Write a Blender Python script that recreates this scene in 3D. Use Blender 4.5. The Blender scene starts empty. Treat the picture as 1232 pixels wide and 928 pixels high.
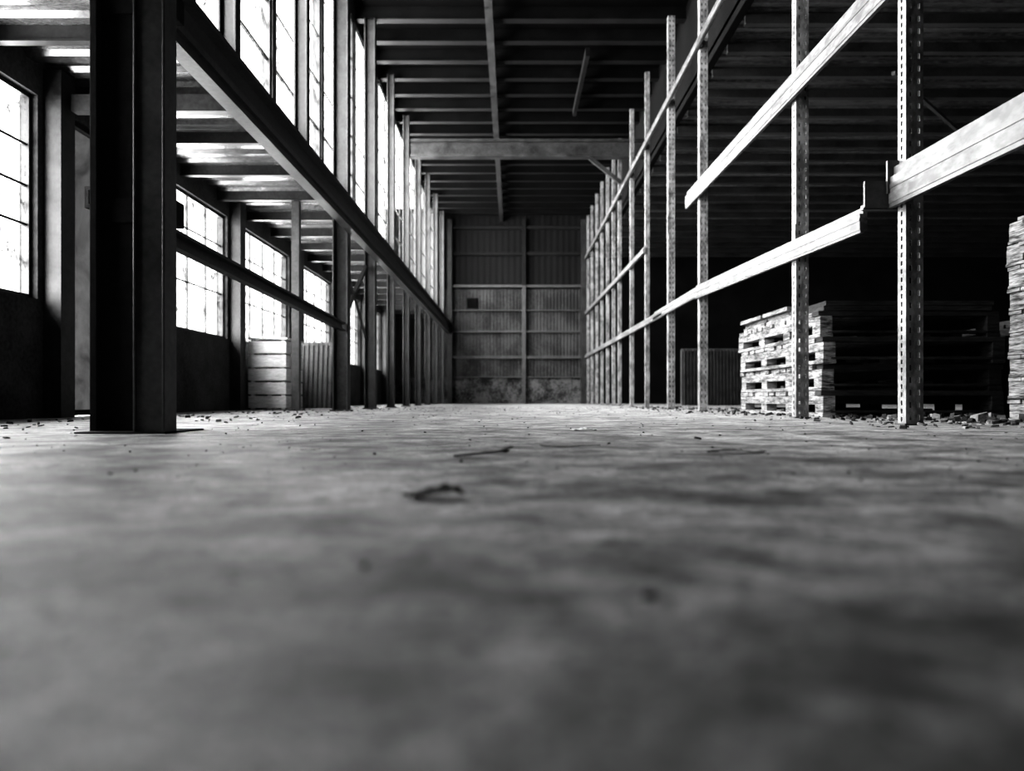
import bpy, math, random
from mathutils import Vector, Matrix
random.seed(7)
S = bpy.context.scene
COL = S.collection
CZ = 0.16   # camera height

# ------------------------------------------------------------ materials
def mat(name, c0, c1, rough=0.6, metal=0.0, scale=4.0, bump=0.15, stretch=(1,1,1), rvar=0.15, fine=30.0, spec=0.5, lo=.36, hi=.64):
    m = bpy.data.materials.new(name); m.use_nodes = True
    nt = m.node_tree; N = nt.nodes; L = nt.links
    b = N['Principled BSDF']
    tc = N.new('ShaderNodeTexCoord'); mp = N.new('ShaderNodeMapping')
    mp.inputs['Scale'].default_value = stretch
    L.new(tc.outputs['Object'], mp.inputs['Vector'])
    n1 = N.new('ShaderNodeTexNoise'); n1.inputs['Scale'].default_value = scale; n1.inputs['Detail'].default_value = 8; n1.inputs['Roughness'].default_value = 0.65
    n2 = N.new('ShaderNodeTexNoise'); n2.inputs['Scale'].default_value = fine; n2.inputs['Detail'].default_value = 4
    L.new(mp.outputs[0], n1.inputs['Vector']); L.new(mp.outputs[0], n2.inputs['Vector'])
    mx = N.new('ShaderNodeMath'); mx.operation = 'MULTIPLY_ADD'; mx.inputs[1].default_value = 0.35; 
    L.new(n2.outputs['Fac'], mx.inputs[0])
    sc = N.new('ShaderNodeMath'); sc.operation='MULTIPLY'; sc.inputs[1].default_value = 0.65
    L.new(n1.outputs['Fac'], sc.inputs[0]); L.new(sc.outputs[0], mx.inputs[2])
    r = N.new('ShaderNodeValToRGB')
    r.color_ramp.elements[0].position = lo; r.color_ramp.elements[0].color = (c0,c0,c0,1)
    r.color_ramp.elements[1].position = hi; r.color_ramp.elements[1].color = (c1,c1,c1,1)
    L.new(mx.outputs[0], r.inputs[0]); L.new(r.outputs[0], b.inputs['Base Color'])
    mr = N.new('ShaderNodeMapRange'); mr.inputs['To Min'].default_value = max(0.05, rough-rvar); mr.inputs['To Max'].default_value = min(1, rough+rvar)
    L.new(n1.outputs['Fac'], mr.inputs['Value']); L.new(mr.outputs[0], b.inputs['Roughness'])
    b.inputs['Metallic'].default_value = metal
    b.inputs['Specular IOR Level'].default_value = spec
    if bump:
        bp = N.new('ShaderNodeBump'); bp.inputs['Strength'].default_value = bump; bp.inputs['Distance'].default_value = 0.01
        L.new(mx.outputs[0], bp.inputs['Height']); L.new(bp.outputs[0], b.inputs['Normal'])
    return m

M_steel   = mat('dark_painted_steel', 0.008, 0.045, 0.45, 0.0, 5, 0.2)
M_steel2  = mat('grey_painted_steel', 0.04, 0.11, 0.42, 0.0, 4, 0.15)
M_beam    = mat('edge_beam_paint', 0.012, 0.06, 0.4, 0.0, 4, 0.2)
M_rust_shade    = mat('rough_rust_and_shade_steel', 0.003, 0.016, 0.85, 0.0, 9, 0.6, spec=.3)  # rusted steel; also carries painted-in shade inside the rack uprights
M_rack    = mat('galvanised_rack_steel', 0.10, 0.31, 0.45, 0.0, 9, 0.3, stretch=(1,.6,.5), lo=.42, hi=.58)
M_rbeam   = mat('rack_beam_paint', 0.06, 0.20, 0.45, 0.0, 8, 0.3, stretch=(1,.4,1), lo=.42, hi=.58, spec=.35)
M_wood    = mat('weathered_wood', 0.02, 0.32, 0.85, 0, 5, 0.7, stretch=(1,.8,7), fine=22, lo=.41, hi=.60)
M_woodd   = mat('dark_stain_and_shade_wood', 0.010, 0.05, 0.9, 0, 5, 0.6, stretch=(1,1,6), fine=18, spec=.3)  # dark stained wood; also shade painted into the pallet fronts
M_woodp   = mat('pale_wood', 0.45, 0.85, 0.75, 0, 5, 0.4, stretch=(1,1,5), fine=18)
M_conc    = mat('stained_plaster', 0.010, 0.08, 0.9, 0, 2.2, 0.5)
M_deck    = mat('roof_sheet_steel', 0.10, 0.34, 0.25, 0.6, 1.6, 0.35, stretch=(1,2,1))
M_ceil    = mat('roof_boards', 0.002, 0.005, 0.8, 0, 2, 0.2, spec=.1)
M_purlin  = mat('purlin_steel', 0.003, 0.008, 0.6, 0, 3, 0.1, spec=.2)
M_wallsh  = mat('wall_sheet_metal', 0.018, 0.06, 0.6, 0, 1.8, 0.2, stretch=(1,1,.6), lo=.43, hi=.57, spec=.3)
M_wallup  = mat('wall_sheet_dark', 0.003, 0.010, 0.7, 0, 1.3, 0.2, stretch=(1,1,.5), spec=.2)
M_black   = mat('near_black_wall', 0.002, 0.008, 0.9, 0, 1.5, 0.2, spec=.1)  # near-black tone for walls and the back hatch
M_plinth  = mat('plinth_concrete', 0.006, 0.12, 0.85, 0, 2.0, 0.3, lo=.44, hi=.56)
M_leaf    = mat('dry_leaf_brown', 0.008, 0.03, 0.7, 0, 20, 0.4)
M_chip    = mat('debris_chip', 0.03, 0.4, 0.85, 0, 7, 0.3)
M_paper   = mat('paper_scrap_white', 0.7, 0.85, 0.8, 0, 9, 0.2)
M_roofr   = mat('side_roof_sheet', 0.05, 0.20, 0.32, 0.5, 1.2, 0.3, stretch=(.4,2,1), lo=.42, hi=.58)
M_purlr   = mat('side_purlin_steel', 0.015, 0.05, 0.4, 0, 3, 0.1)
M_gird    = mat('girder_grey_paint', 0.10, 0.18, 0.4, 0.0, 4, 0.15)
M_girt    = mat('wall_girt_paint', 0.04, 0.08, 0.5, 0.0, 4, 0.15)

def floor_mat():
    m = bpy.data.materials.new('worn_concrete_floor'); m.use_nodes = True
    nt = m.node_tree; N = nt.nodes; L = nt.links; b = N['Principled BSDF']
    tc = N.new('ShaderNodeTexCoord')
    def noise(s, d=6, r=.6, st=(1,1,1), dist=0, off=0):
        mp = N.new('ShaderNodeMapping'); mp.inputs['Scale'].default_value = st; mp.inputs['Location'].default_value=(off,off,0)
        L.new(tc.outputs['Object'], mp.inputs['Vector'])
        n = N.new('ShaderNodeTexNoise'); n.inputs['Scale'].default_value = s; n.inputs['Detail'].default_value = d; n.inputs['Roughness'].default_value = r
        n.inputs['Distortion'].default_value = dist
        L.new(mp.outputs[0], n.inputs['Vector']); return n.outputs['Fac']
    def ramp(f, stops):
        r = N.new('ShaderNodeValToRGB'); e = r.color_ramp.elements
        e[0].position = stops[0][0]; e[0].color = (stops[0][1],)*3+(1,)
        e[1].position = stops[-1][0]; e[1].color = (stops[-1][1],)*3+(1,)
        for p,c in stops[1:-1]:
            x = e.new(p); x.color = (c,c,c,1)
        L.new(f, r.inputs[0]); return r.outputs[0]
    def mul(a,bb,fac=1):
        x = N.new('ShaderNodeMix'); x.data_type='RGBA'; x.blend_type='MULTIPLY'; x.inputs['Factor'].default_value = fac
        L.new(a, x.inputs['A']); L.new(bb, x.inputs['B']); return x.outputs['Result']
    big = noise(.9, 4, .6, (1,.8,1), .4, 5.3)
    med = noise(4.6, 5, .62, (1,1.2,1), .3, 8.2)
    md2 = noise(16, 7, .75, (1,1,1), .2, 2.2)
    gr  = noise(45, 9, .85, (1,1,1), .2)
    fin = noise(190, 6, .85)
    a = ramp(big, [(.36,.46),(.5,.58),(.62,.72)])
    bb = ramp(med, [(.34,.26),(.44,.56),(.53,.92),(.66,1.35)])
    b2 = ramp(md2, [(.34,.38),(.44,.70),(.52,.95),(.64,1.15)])
    g = ramp(gr, [(.38,.40),(.5,.88),(.60,1.12)])
    c = ramp(fin, [(.40,.20),(.50,1.05)])
    col = mul(mul(mul(mul(a,bb),b2),g), c)
    v = N.new('ShaderNodeTexVoronoi'); v.inputs['Scale'].default_value = 7; v.feature='F1'
    L.new(tc.outputs['Object'], v.inputs['Vector'])
    col = mul(col, ramp(v.outputs['Distance'], [(.04,.12),(.10,1.0)]))
    v2 = N.new('ShaderNodeTexVoronoi'); v2.inputs['Scale'].default_value = 26; v2.feature='F1'
    L.new(tc.outputs['Object'], v2.inputs['Vector'])
    col = mul(col, ramp(v2.outputs['Distance'], [(.08,.22),(.18,1.0)]))
    L.new(col, b.inputs['Base Color'])
    mr = N.new('ShaderNodeMapRange'); mr.inputs['From Min'].default_value=.35; mr.inputs['From Max'].default_value=.65
    mr.inputs['To Min'].default_value=.48; mr.inputs['To Max'].default_value=.78
    L.new(gr, mr.inputs['Value']); L.new(mr.outputs[0], b.inputs['Roughness'])
    ad = N.new('ShaderNodeMath'); ad.operation='MULTIPLY_ADD'; ad.inputs[1].default_value=.8
    L.new(fin, ad.inputs[0]); L.new(gr, ad.inputs[2])
    bp = N.new('ShaderNodeBump'); bp.inputs['Strength'].default_value=.3; bp.inputs['Distance'].default_value=.003
    L.new(ad.outputs[0], bp.inputs['Height']); L.new(bp.outputs[0], b.inputs['Normal'])
    return m
M_floor = floor_mat()

def glass_mat(name, c0, c1, lo, hi, sc=7):
    m = bpy.data.materials.new(name); m.use_nodes = True
    nt = m.node_tree; N = nt.nodes; L = nt.links
    for n in list(N):
        if n.type != 'OUTPUT_MATERIAL': N.remove(n)
    out = [n for n in N if n.type=='OUTPUT_MATERIAL'][0]
    tc = N.new('ShaderNodeTexCoord')
    n = N.new('ShaderNodeTexNoise'); n.inputs['Scale'].default_value=sc; n.inputs['Detail'].default_value=9; n.inputs['Roughness'].default_value=.75; n.inputs['Distortion'].default_value=.8
    L.new(tc.outputs['Object'], n.inputs['Vector'])
    r = N.new('ShaderNodeValToRGB'); e=r.color_ramp.elements
    e[0].position=lo; e[0].color=(c0,c0,c0,1); e[1].position=hi; e[1].color=(c1,c1,c1,1)
    L.new(n.outputs['Fac'], r.inputs[0])
    t = N.new('ShaderNodeBsdfTransparent'); L.new(r.outputs[0], t.inputs['Color'])
    g = N.new('ShaderNodeBsdfGlossy'); g.inputs['Roughness'].default_value=.15
    g.inputs['Color'].default_value=(.8,.8,.8,1)
    mx = N.new('ShaderNodeMixShader'); mx.inputs[0].default_value=.05
    L.new(t.outputs[0], mx.inputs[1]); L.new(g.outputs[0], mx.inputs[2]); L.new(mx.outputs[0], out.inputs['Surface'])
    return m
M_glass = glass_mat('dirty_wired_glass', .02, 1, .35, .50, 5)
M_frost = glass_mat('grimy_frosted_glass', .03, .08, .35, .6, 1.5)

# ------------------------------------------------------------ mesh builder
class MB:
    def __init__(s): s.v=[]; s.f=[]; s.mi=[]; s.mats=[]
    def m(s, mt):
        if mt not in s.mats: s.mats.append(mt)
        return s.mats.index(mt)
    def add(s, vs, fs, mt):
        o=len(s.v); s.v += [tuple(p) for p in vs]; k=s.m(mt)
        for f in fs: s.f.append([o+i for i in f]); s.mi.append(k)
    def box(s, x0,x1,y0,y1,z0,z1, mt, M=None):
        vs=[Vector(p) for p in [(x0,y0,z0),(x1,y0,z0),(x1,y1,z0),(x0,y1,z0),(x0,y0,z1),(x1,y0,z1),(x1,y1,z1),(x0,y1,z1)]]
        if M: vs=[M@p for p in vs]
        s.add(vs,[(0,3,2,1),(4,5,6,7),(0,1,5,4),(1,2,6,5),(2,3,7,6),(3,0,4,7)],mt)
    def bar(s, a, b, w, h, mt, up=(0,0,1)):
        a=Vector(a); b=Vector(b); d=(b-a).normalized(); u=Vector(up)
        sd=d.cross(u).normalized(); u=sd.cross(d).normalized()
        vs=[]
        for p in (a,b):
            for i,j in ((-1,-1),(1,-1),(1,1),(-1,1)): vs.append(p+sd*w/2*i+u*h/2*j)
        s.add(vs,[(0,1,2,3),(7,6,5,4),(0,4,5,1),(1,5,6,2),(2,6,7,3),(3,7,4,0)],mt)
    def prof(s, pts, a, b, mt):
        n=len(pts); vs=[]
        for p in (a,b):
            for q in pts: vs.append((p[0]+q[0], p[1], p[2]+q[1]))
        fs=[tuple(range(n)), tuple(reversed(range(n,2*n)))]
        for i in range(n): fs.append(((i+1)%n, i, n+i, n+(i+1)%n))
        s.add(vs,fs,mt)
    def obj(s, name, parent=None, bevel=0, loc=(0,0,0)):
        me=bpy.data.meshes.new(name); me.from_pydata(s.v,[],s.f)
        for mt in s.mats: me.materials.append(mt)
        for p,k in zip(me.polygons,s.mi): p.material_index=k
        me.update()
        import bmesh
        bm=bmesh.new(); bm.from_mesh(me); bmesh.ops.recalc_face_normals(bm,faces=bm.faces); bm.to_mesh(me); bm.free()
        o=bpy.data.objects.new(name,me); COL.objects.link(o); o.location=loc
        if parent: o.parent=parent
        if bevel:
            b=o.modifiers.new('bevel','BEVEL'); b.width=bevel; b.segments=2; b.limit_method='ANGLE'
        return o
def empty(name, loc=(0,0,0)):
    e=bpy.data.objects.new(name,None); COL.objects.link(e); e.location=loc; e.empty_display_size=.2; return e

Y0, Y1 = -3.0, 24.5
XL, XR = -3.9, 17.0
XM = -2.45            # clerestory plane
XRW = 2.72            # upper right wall
ZL = 2.91; ZC = 6.3; ZR = 4.8

# ------------------------------------------------------------ shell
b=MB(); b.box(XL-.3,XR+.2,Y0-.2,Y1+.3,-.2,0,M_floor); b.obj('floor')

wins=[(2.5,4.0),(4.3,6.15),(7.5,10.25),(10.75,13.1),(13.9,16.2),(16.7,19.2),(19.7,22.2)]  # first window is out of view, added to light camera-facing surfaces
SZ, TZ = 0.98, 2.66
b=MB()
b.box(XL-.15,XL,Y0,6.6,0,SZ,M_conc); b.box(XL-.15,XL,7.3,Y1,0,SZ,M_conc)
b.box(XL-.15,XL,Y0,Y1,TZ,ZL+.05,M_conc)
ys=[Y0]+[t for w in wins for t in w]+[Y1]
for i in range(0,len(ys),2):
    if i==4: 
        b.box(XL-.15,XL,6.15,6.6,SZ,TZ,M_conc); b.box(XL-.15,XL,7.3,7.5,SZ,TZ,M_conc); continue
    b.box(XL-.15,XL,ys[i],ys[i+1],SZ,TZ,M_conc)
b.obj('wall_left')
def window(name, x, y0,y1,z0,z1, ny, zs, mt, fr=.035, mu=.02, inset=.08, gl=None):
    e=empty(name,(x-inset,(y0+y1)/2,(z0+z1)/2))
    o=e.location
    f=MB()
    a0,a1=y0-o.y,y1-o.y; c0,c1=z0-o.z,z1-o.z
    f.box(-.03,.03,a0,a0+fr,c0,c1,mt); f.box(-.03,.03,a1-fr,a1,c0,c1,mt)
    f.box(-.03,.03,a0,a1,c0,c0+fr,mt); f.box(-.03,.03,a0,a1,c1-fr,c1,mt)
    for i in range(1,ny):
        y=a0+(a1-a0)*i/ny; f.box(-.012,.012,y-mu/2,y+mu/2,c0,c1,mt)
    for t in zs:
        z=c0+(c1-c0)*t; f.box(-.012,.012,a0,a1,z-mu/2,z+mu/2,mt)
    f.obj('frame',e)
    g=MB(); g.add([(0,a0,c0),(0,a1,c0),(0,a1,c1),(0,a0,c1)],[(0,1,2,3)],gl or M_glass); g.obj('glass',e)
k=1
for (a,c) in wins:
    window('window_%d'%k, XL, a,c,SZ,TZ, max(3,int((c-a)/.55)),(.36,.55,.75),M_steel); k+=1
window('door_1', XL, 6.6,7.3,.01,2.66,1,(),M_rust_shade,.05,.03,.05,M_frost)

b=MB()
for y in (6.22,10.33,13.3,16.35,19.3,22.3):
    b.box(XL+.001,XL+.15,y,y+.2,0,ZL-.01,M_steel)
b.obj('trim_1')

cols=[5.74,7.72]+[9.7+1.98*i for i in range(8)]
mull=[3.76]+cols
cw=[(mull[i]+.06,mull[i+1]-.06) for i in range(len(mull)-1)]
b=MB()
b.box(XM-.12,XM,Y0,Y1,ZL+.05,ZL+.12,M_steel)
b.box(XM-.12,XM,Y0,Y1,6.02,ZC,M_steel)
ys=[Y0]+[t for w in cw for t in w]+[Y1]
for i in range(0,len(ys),2):
    b.box(XM-.12,XM,ys[i],ys[i+1],ZL+.12,6.02,M_steel)
b.obj('wall_left_clerestory')
for (a,c) in cw:
    window('window_%d'%k, XM, a,c,ZL+.12,6.02, 2,(.2,.4,.6,.8),M_steel,.035,.022,.05); k+=1

def corrugated(b, x0,x1,y0,y1,z,mt,pitch=.16,amp=.03):
    n=int((y1-y0)/pitch)
    P=[]
    for i in range(n):
        y=y0+i*pitch
        P+= [(y,z),(y+pitch*.4,z),(y+pitch*.5,z+amp),(y+pitch*.9,z+amp)]
    P.append((y0+n*pitch,z)); P.append((y1,z))
    vs=[(x0,p[0],p[1]) for p in P]+[(x1,p[0],p[1]) for p in P]
    m=len(P); b.add(vs,[(i,i+1,m+i+1,m+i) for i in range(m-1)],mt)
b=MB()
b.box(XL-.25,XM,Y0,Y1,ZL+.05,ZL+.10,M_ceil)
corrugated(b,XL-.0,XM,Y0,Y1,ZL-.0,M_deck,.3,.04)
b.obj('ceiling_left')
e=empty('roof_joists'); f=MB()
y=3.3
while y<Y1:
    f.box(XL,XM+.1,y,y+.04,ZL-.11,ZL-.002,M_steel); f.box(XL,XM+.1,y-.02,y+.06,ZL-.125,ZL-.11,M_steel); y+=1.1
f.obj('joists',e)

# main ceiling
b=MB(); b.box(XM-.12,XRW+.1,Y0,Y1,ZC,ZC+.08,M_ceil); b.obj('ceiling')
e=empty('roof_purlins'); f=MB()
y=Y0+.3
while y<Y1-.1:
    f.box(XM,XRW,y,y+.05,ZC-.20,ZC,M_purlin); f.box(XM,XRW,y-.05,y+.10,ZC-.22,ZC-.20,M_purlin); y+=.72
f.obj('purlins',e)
f=MB(); f.box(-.41,-.29,Y0,Y1,ZC-.34,ZC-.22,M_steel); f.obj('ridge_runner',e)
f=MB(); f.box(1.24,1.31,12.6,15.3,ZC-.36,ZC-.22,M_purlin); f.obj('bracket_runner',e)

f=MB()
def ibeam_x(f,x0,x1,y,z0,z1,w,t,mt):
    f.box(x0,x1,y-w/2,y+w/2,z0,z0+t,mt); f.box(x0,x1,y-w/2,y+w/2,z1-t,z1,mt); f.box(x0,x1,y-t/2,y+t/2,z0+t,z1-t,mt)
ibeam_x(f,-2.08,XRW-.02,15.4,5.12,5.48,.22,.05,M_beam)
f.bar((2.25,15.4,4.6),(1.6,15.4,5.12),.08,.08,M_beam)
f.obj('cross_girder')

# right side
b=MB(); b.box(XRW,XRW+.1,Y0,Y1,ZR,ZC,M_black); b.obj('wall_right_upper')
b=MB(); b.box(XRW,XR,Y0,Y1,ZR+.1,ZR+.16,M_ceil)
corrugated(b,XRW,XR,Y0,Y1,ZR+.02,M_roofr,.2,.035); b.obj('ceiling_right')
e=empty('side_roof_purlins'); f=MB(); y=Y0+.2
while y<Y1:
    f.box(XRW+.1,XR,y,y+.04,ZR-.10,ZR+.02,M_purlr); f.box(XRW+.1,XR,y-.03,y+.07,ZR-.115,ZR-.10,M_purlr); y+=.74
f.obj('purlins',e)
f=MB(); f.bar((5.6,7.6,ZR-.2),(8.4,9.4,ZR-.2),.05,.05,M_gird); f.bar((5.2,10.2,ZR-.2),(7.4,12.4,ZR-.2),.05,.05,M_steel2); f.obj('conduit',e)
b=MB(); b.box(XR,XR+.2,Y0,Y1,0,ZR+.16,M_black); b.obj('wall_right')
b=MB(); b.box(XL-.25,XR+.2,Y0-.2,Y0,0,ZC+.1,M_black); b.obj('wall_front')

b=MB()
b.box(XL-.25,XR+.2,Y1+.06,Y1+.2,0,ZC+.1,M_black)
def corrwall(b,x0,x1,z0,z1,mt,pitch=.12,amp=.035):
    n=int((x1-x0)/pitch); P=[]
    for i in range(n):
        x=x0+i*pitch
        P+=[(x,Y1+.03),(x+pitch*.4,Y1+.03),(x+pitch*.5,Y1+.03-amp),(x+pitch*.9,Y1+.03-amp)]
    P.append((x1,Y1+.03))
    m=len(P); vs=[(p[0],p[1],z0) for p in P]+[(p[0],p[1],z1) for p in P]
    b.add(vs,[(i,i+1,m+i+1,m+i) for i in range(m-1)],mt)
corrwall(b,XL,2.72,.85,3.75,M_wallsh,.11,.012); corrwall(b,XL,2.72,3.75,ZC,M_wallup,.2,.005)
b.box(XL,2.72,Y1-.02,Y1+.06,0,.85,M_plinth)
b.obj('wall_back')
f=MB()
for z,h in ((3.84,.08),(3.05,.03),(2.36,.06),(1.52,.09),(.87,.04)):
    f.box(-2.1,2.7,Y1-.12,Y1-.021,z-h/2,z+h/2,M_girt)
for z in (4.9,5.75): f.box(-2.1,2.7,Y1-.12,Y1-.021,z-.05,z+.05,M_rust_shade)
f.box(.33,.45,Y1-.16,Y1-.021,0,3.85,M_girt)
f.box(.33,.45,Y1-.16,Y1-.021,3.85,ZC-.3,M_rust_shade)
f.box(-2.1,-1.95,Y1-.2,Y1-.021,0,ZC-.3,M_steel); f.box(2.25,2.4,Y1-.2,Y1-.021,0,ZC-.3,M_steel)
f.box(-1.47,-1.13,Y1-.05,Y1-.025,3.12,3.45,M_black)
f.obj('wall_framing')

# ------------------------------------------------------------ left steel columns
def hcol(name,x,y,w,d,z0,z1,mt,t=.02):
    o=MB(); 
    o.box(x-w/2,x-w/2+t,y-d/2,y+d/2,z0,z1,mt); o.box(x+w/2-t,x+w/2,y-d/2,y+d/2,z0,z1,mt); o.box(x-w/2+t,x+w/2-t,y-t/2,y+t/2,z0,z1,mt)
    if z0==0: o.box(x-w/2-.03,x+w/2+.03,y-d/2-.03,y+d/2+.03,0,.02,mt)
    return o.obj(name,bevel=.004)
for i,y in enumerate(cols[2:]):
    w=.2 if i==0 else (.17 if i==1 else .13)
    hcol('steel_column', -2.21, y, w,w*.8,0, ZC-.22, M_beam if i>1 else M_steel)
for y in cols[:2]: hcol('steel_column', -2.17, y,.14,.1,2.66, ZC-.22, M_steel)
# near compound column
b=MB()
xr=-1.595
b.box(-1.725,xr,3.43,3.445,0,ZC-.22,M_steel2)
b.box(-1.725,-1.71,3.445,3.56,0,ZC-.22,M_steel2); b.box(xr-.015,xr,3.445,3.56,0,ZC-.22,M_steel2)
b.box(-1.735,-1.722,3.42,3.45,0,ZC-.22,M_steel2); b.box(xr-.007,xr+.006,3.42,3.45,0,ZC-.22,M_steel2)
b.box(-1.98,-1.735,3.58,3.80,0,ZC-.22,M_rust_shade)
b.box(-2.0,-1.965,3.54,3.84,0,ZC-.22,M_rust_shade)
b.box(-2.0,-1.58,3.41,3.84,0,.008,M_rust_shade)
for z in (1.0,2.0,3.0,4.2): b.box(-1.96,-1.62,3.57,3.70,z,z+.12,M_rust_shade)
for z in (.5,.9,1.4,1.9,2.3): b.box(-2.015,-1.998,3.6,3.63,z,z+.03,M_rust_shade)
b.obj('built_up_column',bevel=.004)

T=.035; D=.38; W=.11
P=[(0,0),(W,0),(W,T),(T,T),(T,D-T),(W,D-T),(W,D),(0,D)]
b=MB(); b.prof(P,(-2.10,3.86,2.28),(-2.10,Y1-.22,2.28),M_beam)
b.prof([(0,0),(.03,0),(.03,.05),(0,.05)],(-2.066,3.86,2.42),(-2.066,Y1-.22,2.42),M_steel2)
b.obj('aisle_edge_beam')
b=MB(); b.prof([(0,-.055),(.07,-.055),(.07,-.035),(.02,-.035),(.02,.035),(.07,.035),(.07,.055),(0,.055)],(-2.2,3.85,1.20),(-2.2,9.59,1.08),M_steel)
b.obj('guard_rail')
b=MB(); b.box(-2.92,-2.82,9.9,10.0,0,ZL-.13,M_steel2); b.box(-2.96,-2.78,9.86,10.04,0,.02,M_steel2); b.obj('steel_post')
b=MB(); b.bar((-2.26,9.81,1.1),(-2.26,11.57,2.2),.05,.05,M_steel); b.bar((-2.26,9.81,2.2),(-2.26,11.57,1.1),.03,.03,M_steel)
b.obj('diagonal_brace')
b=MB(); b.bar((-3.72,6.36,2.66),(-2.3,6.36,2.66),.1,.14,M_steel); b.obj('roof_truss')

# ------------------------------------------------------------ pallet rack
rack=empty('pallet_rack',(2.44,14,0))
def rk(mb,name): 
    o=mb.obj(name); o.parent=rack; o.matrix_parent_inverse=Matrix.Translation((-2.44,-14,0)); return o
RX=2.37; RW=.105; RD=.09; RT=.006
ups=[2.7,4.5,6.24,9.45,11.35,13.3,15.0,16.7,17.7,18.8,20.0,21.2,22.5,23.7]
ZT=5.98
def plate(mb,axis,x,y,w,t,z0,z1,cols,pitch,hw,hh):
    edges=[0]
    for c in cols: edges+= [c-hw/2,c+hw/2]
    edges.append(w)
    def bx(a,c,z0,z1):
        if axis=='x': mb.box(x+a,x+c,y,y+t,z0,z1,M_rack)
        else: mb.box(x,x+t,y+a,y+c,z0,z1,M_rack)
    for i in range(0,len(edges),2): bx(edges[i],edges[i+1],z0,z1)
    n=int((z1-z0)/pitch)
    for c in cols:
        for k in range(n+1):
            za=z0+k*pitch-(pitch-hh)/2; zb=za+(pitch-hh)
            bx(c-hw/2,c+hw/2,max(z0,za),min(z1,zb))
for i,y in enumerate(ups):
    m=MB()
    if y<12:
        plate(m,'x',RX,y,RW,RT,0.01,ZT,[.028,.077],.075,.014,.034)
        plate(m,'y',RX,y+RT,RD,RT,0.01,ZT,[.045],.05,.018,.028)
        m.box(RX+RW-RT,RX+RW,y+RT,y+RD,0.01,ZT,M_rust_shade)  # dark colour paints in the shade seen through the slots
    else:
        m.box(RX,RX+RW*.75,y,y+RT,0,ZT,M_rack); m.box(RX,RX+RT,y+RT,y+RD*.8,0,ZT,M_rack)
        m.box(RX+RW*.75-.006,RX+RW*.75,y+RT,y+RD,0.01,ZT,M_rack)
    m.box(RX-.015,RX+RW+.015,y-.015,y+RD+.015,0,.010,M_steel2)
    rk(m,'upright_%d'%(i+1))
def beam(name,y0,z0,y1,z1,h=.15,w=.05):
    m=MB()
    pts=[(0,-h/2),(w,-h/2),(w,h/2),(.022,h/2),(.022,h*.22),(0,h*.22)]
    m.prof(pts,(RX-.055,y0,z0),(RX-.055,y1,z1),M_rbeam)
    m.prof([(-.004,-h*.1),(0,-h*.1),(0,h*.02),(-.004,h*.02)],(RX-.055,y0,z0),(RX-.055,y1,z1),M_steel2)
    m.prof([(.004,-h*.62),(.03,-h*.62),(.03,-h*.5),(.004,-h*.5)],(RX-.055,y0,z0),(RX-.055,y1,z1),M_steel2)
    rk(m,name)
beam('beam_upper',2.7,4.64,23.8,4.66,.11)
beam('beam_mid_a',2.7,2.74,10.0,2.82,.20)
beam('beam_mid_b',13.25,2.80,23.8,2.9,.10)
beam('beam_low_a',2.7,1.44,4.62,1.47,.22)
beam('beam_low_b',4.98,1.36,9.5,1.52,.15)
beam('beam_low_c',9.5,1.52,12.3,1.52,.12)
beam('beam_low_d',11.6,1.50,23.8,1.52,.10)
m=MB(); m.box(2.17,2.37,4.60,4.62,1.34,1.5,M_steel2); m.box(2.17,2.47,4.62,4.66,1.33,1.36,M_steel2)
m.box(2.30,2.37,4.58,4.6,1.42,1.62,M_steel2)
rk(m,'end_connector')
m=MB()
for y in ups:
    if 5<y<12:
        for z in (1.5,2.8): m.box(RX-.008,RX-.001,y,y+.07,z-.12,z+.12,M_rack)
rk(m,'connectors')

# ------------------------------------------------------------ pallets
def pallet(par,name,x0,y0,z0,lx,ly,h,rot,mt,mtf,nb=3):
    m=MB(); R=Matrix.Translation((x0+lx/2,y0+ly/2,z0))@Matrix.Rotation(rot,4,'Z')
    ax,ay=lx/2,ly/2
    t=h*.14; bh=h*.32; st=h*.34
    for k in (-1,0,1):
        c=k*(ax-.06); mm=mt if k==-1 else mtf  # left side keeps the lighter wood; shade is painted into the rest
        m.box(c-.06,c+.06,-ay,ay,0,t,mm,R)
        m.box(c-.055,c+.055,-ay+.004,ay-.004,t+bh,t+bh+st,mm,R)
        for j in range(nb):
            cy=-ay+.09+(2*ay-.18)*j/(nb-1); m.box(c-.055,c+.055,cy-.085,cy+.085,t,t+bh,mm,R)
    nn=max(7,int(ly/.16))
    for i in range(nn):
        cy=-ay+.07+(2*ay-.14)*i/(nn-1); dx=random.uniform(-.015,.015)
        m.box(-ax+dx,ax+dx,cy-.068,cy+.068,t+bh+st,h-.004,mtf if i==0 else mt,R)  # front board gets the darker wood as painted shade
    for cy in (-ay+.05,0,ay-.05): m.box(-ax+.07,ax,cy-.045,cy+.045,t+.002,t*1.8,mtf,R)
    o=m.obj(name,bevel=.004); o.parent=par; return o
def stack(x,y,lx,ly,n,h,jit,mt=M_wood,mtf=M_woodd,tops=3,name='wooden_pallet_stack',nb=3,offs=None):
    e=empty(name)
    for i in range(n):
        oy=offs[i] if offs else 0
        pallet(e,'pallet_%d'%(i+1),x+random.uniform(-jit,jit),y+oy+random.uniform(-jit,jit),i*h,lx,ly,h,random.uniform(-.012,.012),mt,mtf,nb)
    m=MB()
    for i in range(tops):
        z=n*h+i*.045; d=random.uniform(-.04,.06)
        w3=ly/3
        for j in range(3):
            if i==tops-1 and j==0 and tops>2: continue
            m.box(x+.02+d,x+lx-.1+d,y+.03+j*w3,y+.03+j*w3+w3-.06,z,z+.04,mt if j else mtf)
    if tops: o=m.obj('loose_boards'); o.parent=e
    return e
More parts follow.
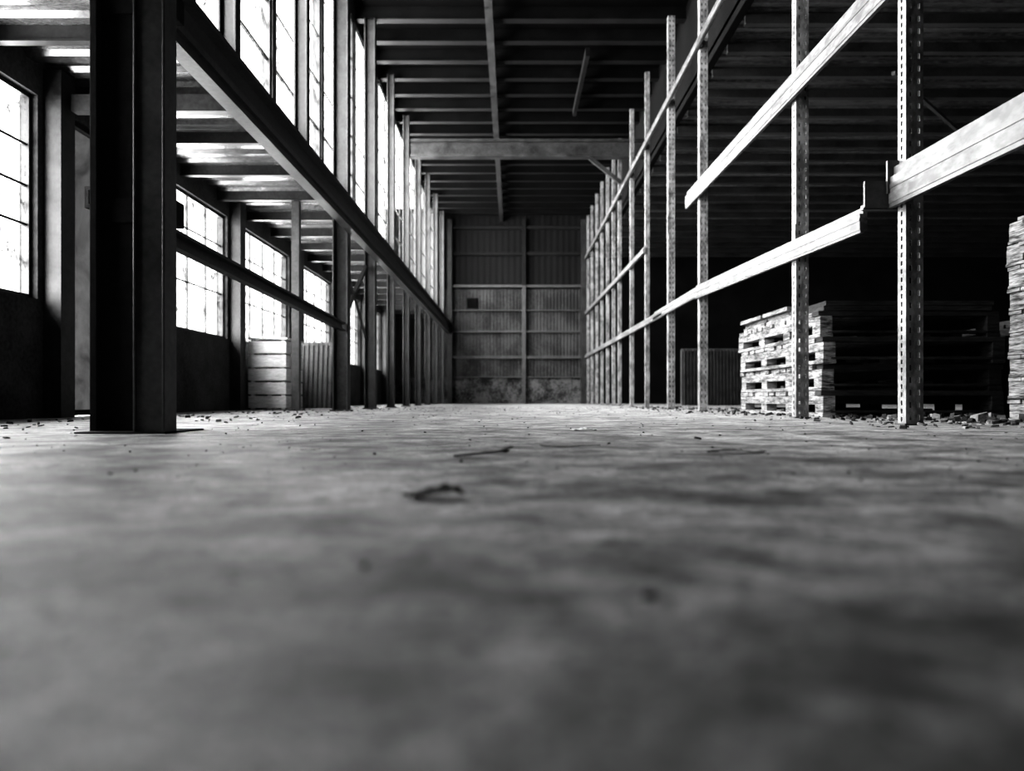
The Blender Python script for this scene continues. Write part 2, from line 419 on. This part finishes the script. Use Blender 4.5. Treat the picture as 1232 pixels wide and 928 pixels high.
stack(2.72,6.56,1.6,2.33,4,.235,.02,tops=3,nb=4,offs=[0,.05,-.03,.04])
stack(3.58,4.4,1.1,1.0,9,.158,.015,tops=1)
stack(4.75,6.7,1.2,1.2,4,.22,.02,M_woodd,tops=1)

e=empty('wooden_crate'); m=MB()
y0,y1=10.6,11.4; x0=-3.74; x1=-3.26; hh=1.0
for i in range(5):
    z=.03+i*(hh-.03)/5
    m.box(x0,x1+.06,y0,y0+.025,z,z+.17,M_woodp); m.box(x0,x1+.06,y1,y1+.025,z,z+.17,M_woodp)
    m.box(x1+.035,x1+.06,y0+.025,y1,z,z+.17,M_woodp); m.box(x0,x0+.025,y0+.025,y1,z,z+.17,M_woodp)
for x in (x0+.03,x1-.02):
    for y in (y0+.026,y1-.05): m.box(x,x+.05,y,y+.05,0,hh,M_woodp)
m.box(x0,x1+.08,y0-.01,y1+.04,hh,hh+.03,M_woodp)
m.obj('planks',e,bevel=.004)
def corrpanel(x0,n,y,lean,h,mt,name):
    m=MB(); P=[]
    for i in range(n):
        x=x0+i*.08; P+=[(x,0),(x+.03,0),(x+.04,-.025),(x+.07,-.025)]
    mm=len(P); x1=x0+n*.08
    for dy in (0,.01):
        vs=[(p[0],y+dy+p[1],0) for p in P]+[(p[0],y+dy+lean+p[1],h) for p in P]
        m.add(vs,[(i,i+1,mm+i+1,mm+i) for i in range(mm-1)],mt)
    m.box(x0-.01,x1,y+lean-.02,y+lean+.04,h-.04,h+.02,M_steel2); m.box(x0-.01,x0+.04,y+.02,y+.16,0,h,M_steel2)
    return m.obj(name)
corrpanel(-3.68,9,12.6,.12,1.1,M_steel2,'corrugated_sheet')
corrpanel(4.1,18,18.0,.02,1.35,M_steel,'corrugated_sheet')

# ------------------------------------------------------------ debris
def chip(m,x,y,s,mt):
    n=random.randint(4,6); a0=random.random()*6.28; hgt=s*random.uniform(.08,.35)
    el=random.uniform(.3,1); ang=random.random()*3.14; tilt=random.uniform(-.25,.25)
    top=[];bot=[]
    for i in range(n):
        a=a0+6.28*i/n; r=s/2*random.uniform(.6,1)
        px,py=r*math.cos(a),r*el*math.sin(a)
        qx=px*math.cos(ang)-py*math.sin(ang); qy=px*math.sin(ang)+py*math.cos(ang)
        zz=abs(tilt)*s/2+tilt*px
        bot.append((x+qx,y+qy,max(0,zz))); top.append((x+qx*.85,y+qy*.85,max(0,zz)+hgt))
    m.add(bot+top,[tuple(range(n-1,-1,-1)),tuple(range(n,2*n))]+[(i,(i+1)%n,n+(i+1)%n,n+i) for i in range(n)],mt)
m=MB()
for i in range(520):
    x=random.gauss(2.75,.35); y=random.uniform(3.9,14); 
    chip(m,x,y,random.uniform(.015,.08),random.choice([M_chip,M_leaf,M_leaf,M_woodd]))
for i in range(340):
    chip(m,random.uniform(2.9,4.8),random.uniform(3.8,6.3),random.uniform(.02,.14),random.choice([M_chip,M_leaf,M_woodd]))
for i in range(220):
    chip(m,random.uniform(-3.4,-1.7),random.uniform(3.0,14),random.uniform(.015,.06),random.choice([M_chip,M_leaf]))
for i in range(800):
    y=random.uniform(1.4,14); chip(m,random.uniform(-.75,.75)*min(y,3.2),y,random.uniform(.003,.011)*(1+y*.14),random.choice([M_chip,M_leaf,M_leaf]))
for (x,y,s) in ((-.42,1.13,.014),(-.14,.71,.012),(-.37,1.09,.012),(.11,.60,.014),(-.245,.66,.016),(.9,1.5,.014),(.72,2.9,.05)):
    chip(m,x,y,s,M_leaf)
m.obj('floor_debris')
def leaf(name,x,y,L,w,rot,curl,mt,seed=1):
    rr=random.Random(seed)
    m=MB(); n=12; vs=[]; fs=[]
    for i in range(n+1):
        t=i/n; wd=w*math.sin(math.pi*min(1,.02+t*.97))**.7*(1+.3*math.sin(i*2.3)); z=.002+curl*L*(.5+.5*math.sin(t*7+seed))*rr.uniform(.5,1)
        for s,zz in ((-1,curl*w*1.2*rr.random()),(-.4,curl*w*.2),(0,0),(.4,curl*w*.3),(1,curl*w*1.5*rr.random())):
            vs.append(((t-.5)*L, s*wd/2, z+zz))
    for i in range(n):
        for j in range(4):
            a=i*5+j; fs.append((a,a+1,a+6,a+5))
    m.add(vs,fs,mt); o=m.obj(name,loc=(x,y,0)); o.rotation_euler=(0,0,rot)
    sm=o.modifiers.new('thick','SOLIDIFY'); sm.thickness=.0015
    return o
leaf('dry_leaf',-.125,1.2,.10,.06,.25,.12,M_leaf,3)
leaf('dry_leaf',.19,2.45,.2,.03,.05,.03,M_leaf,2)
leaf('dry_leaf',.66,2.2,.17,.05,-.03,.05,M_leaf,5)
leaf('paper_scrap',.36,3.75,.13,.08,.1,.06,M_paper,4)
leaf('paper_scrap',-.62,2.3,.06,.03,.5,.05,M_paper,6)
m=MB()
m.bar((-.155,2.02,.006),(-.01,2.14,.012),.010,.005,M_leaf); m.bar((-.04,2.12,.010),(.0,2.19,.02),.010,.004,M_leaf)
m.obj('wood_splinter')

# ------------------------------------------------------------ light
def area(name,loc,sx,sy,power,tilt=0):
    l=bpy.data.lights.new(name,'AREA'); l.shape='RECTANGLE'; l.size=sx; l.size_y=sy; l.energy=power; l.color=(1,1,1)
    o=bpy.data.objects.new(name,l); COL.objects.link(o); o.location=loc
    o.rotation_euler=(math.radians(90),0,math.radians(-90)); 
    o.rotation_euler.rotate_axis('X',math.radians(tilt)); return o
area('skylight_clerestory',(-3.6,14.2,4.7),24,3.5,7200)
area('skylight_side',(-5.0,14.2,1.7),27.5,2.7,4400)
w=bpy.data.worlds.new('overcast'); S.world=w; w.use_nodes=True
bg=w.node_tree.nodes['Background']; bg.inputs[0].default_value=(1,1,1,1); bg.inputs[1].default_value=2.0

# ------------------------------------------------------------ camera
c=bpy.data.cameras.new('camera'); co=bpy.data.objects.new('camera',c); COL.objects.link(co)
co.location=(0,0,CZ); co.rotation_euler=(math.radians(90),0,0)
c.sensor_width=36; c.lens=36*900/1232; c.shift_y=16/1232; c.clip_start=.02
c.dof.use_dof=True; c.dof.focus_distance=4.6; c.dof.aperture_fstop=1.6
S.camera=co
try:
    S.view_settings.view_transform='Standard'
    S.view_settings.look='High Contrast'
except Exception as ex: print('VIEW',ex)
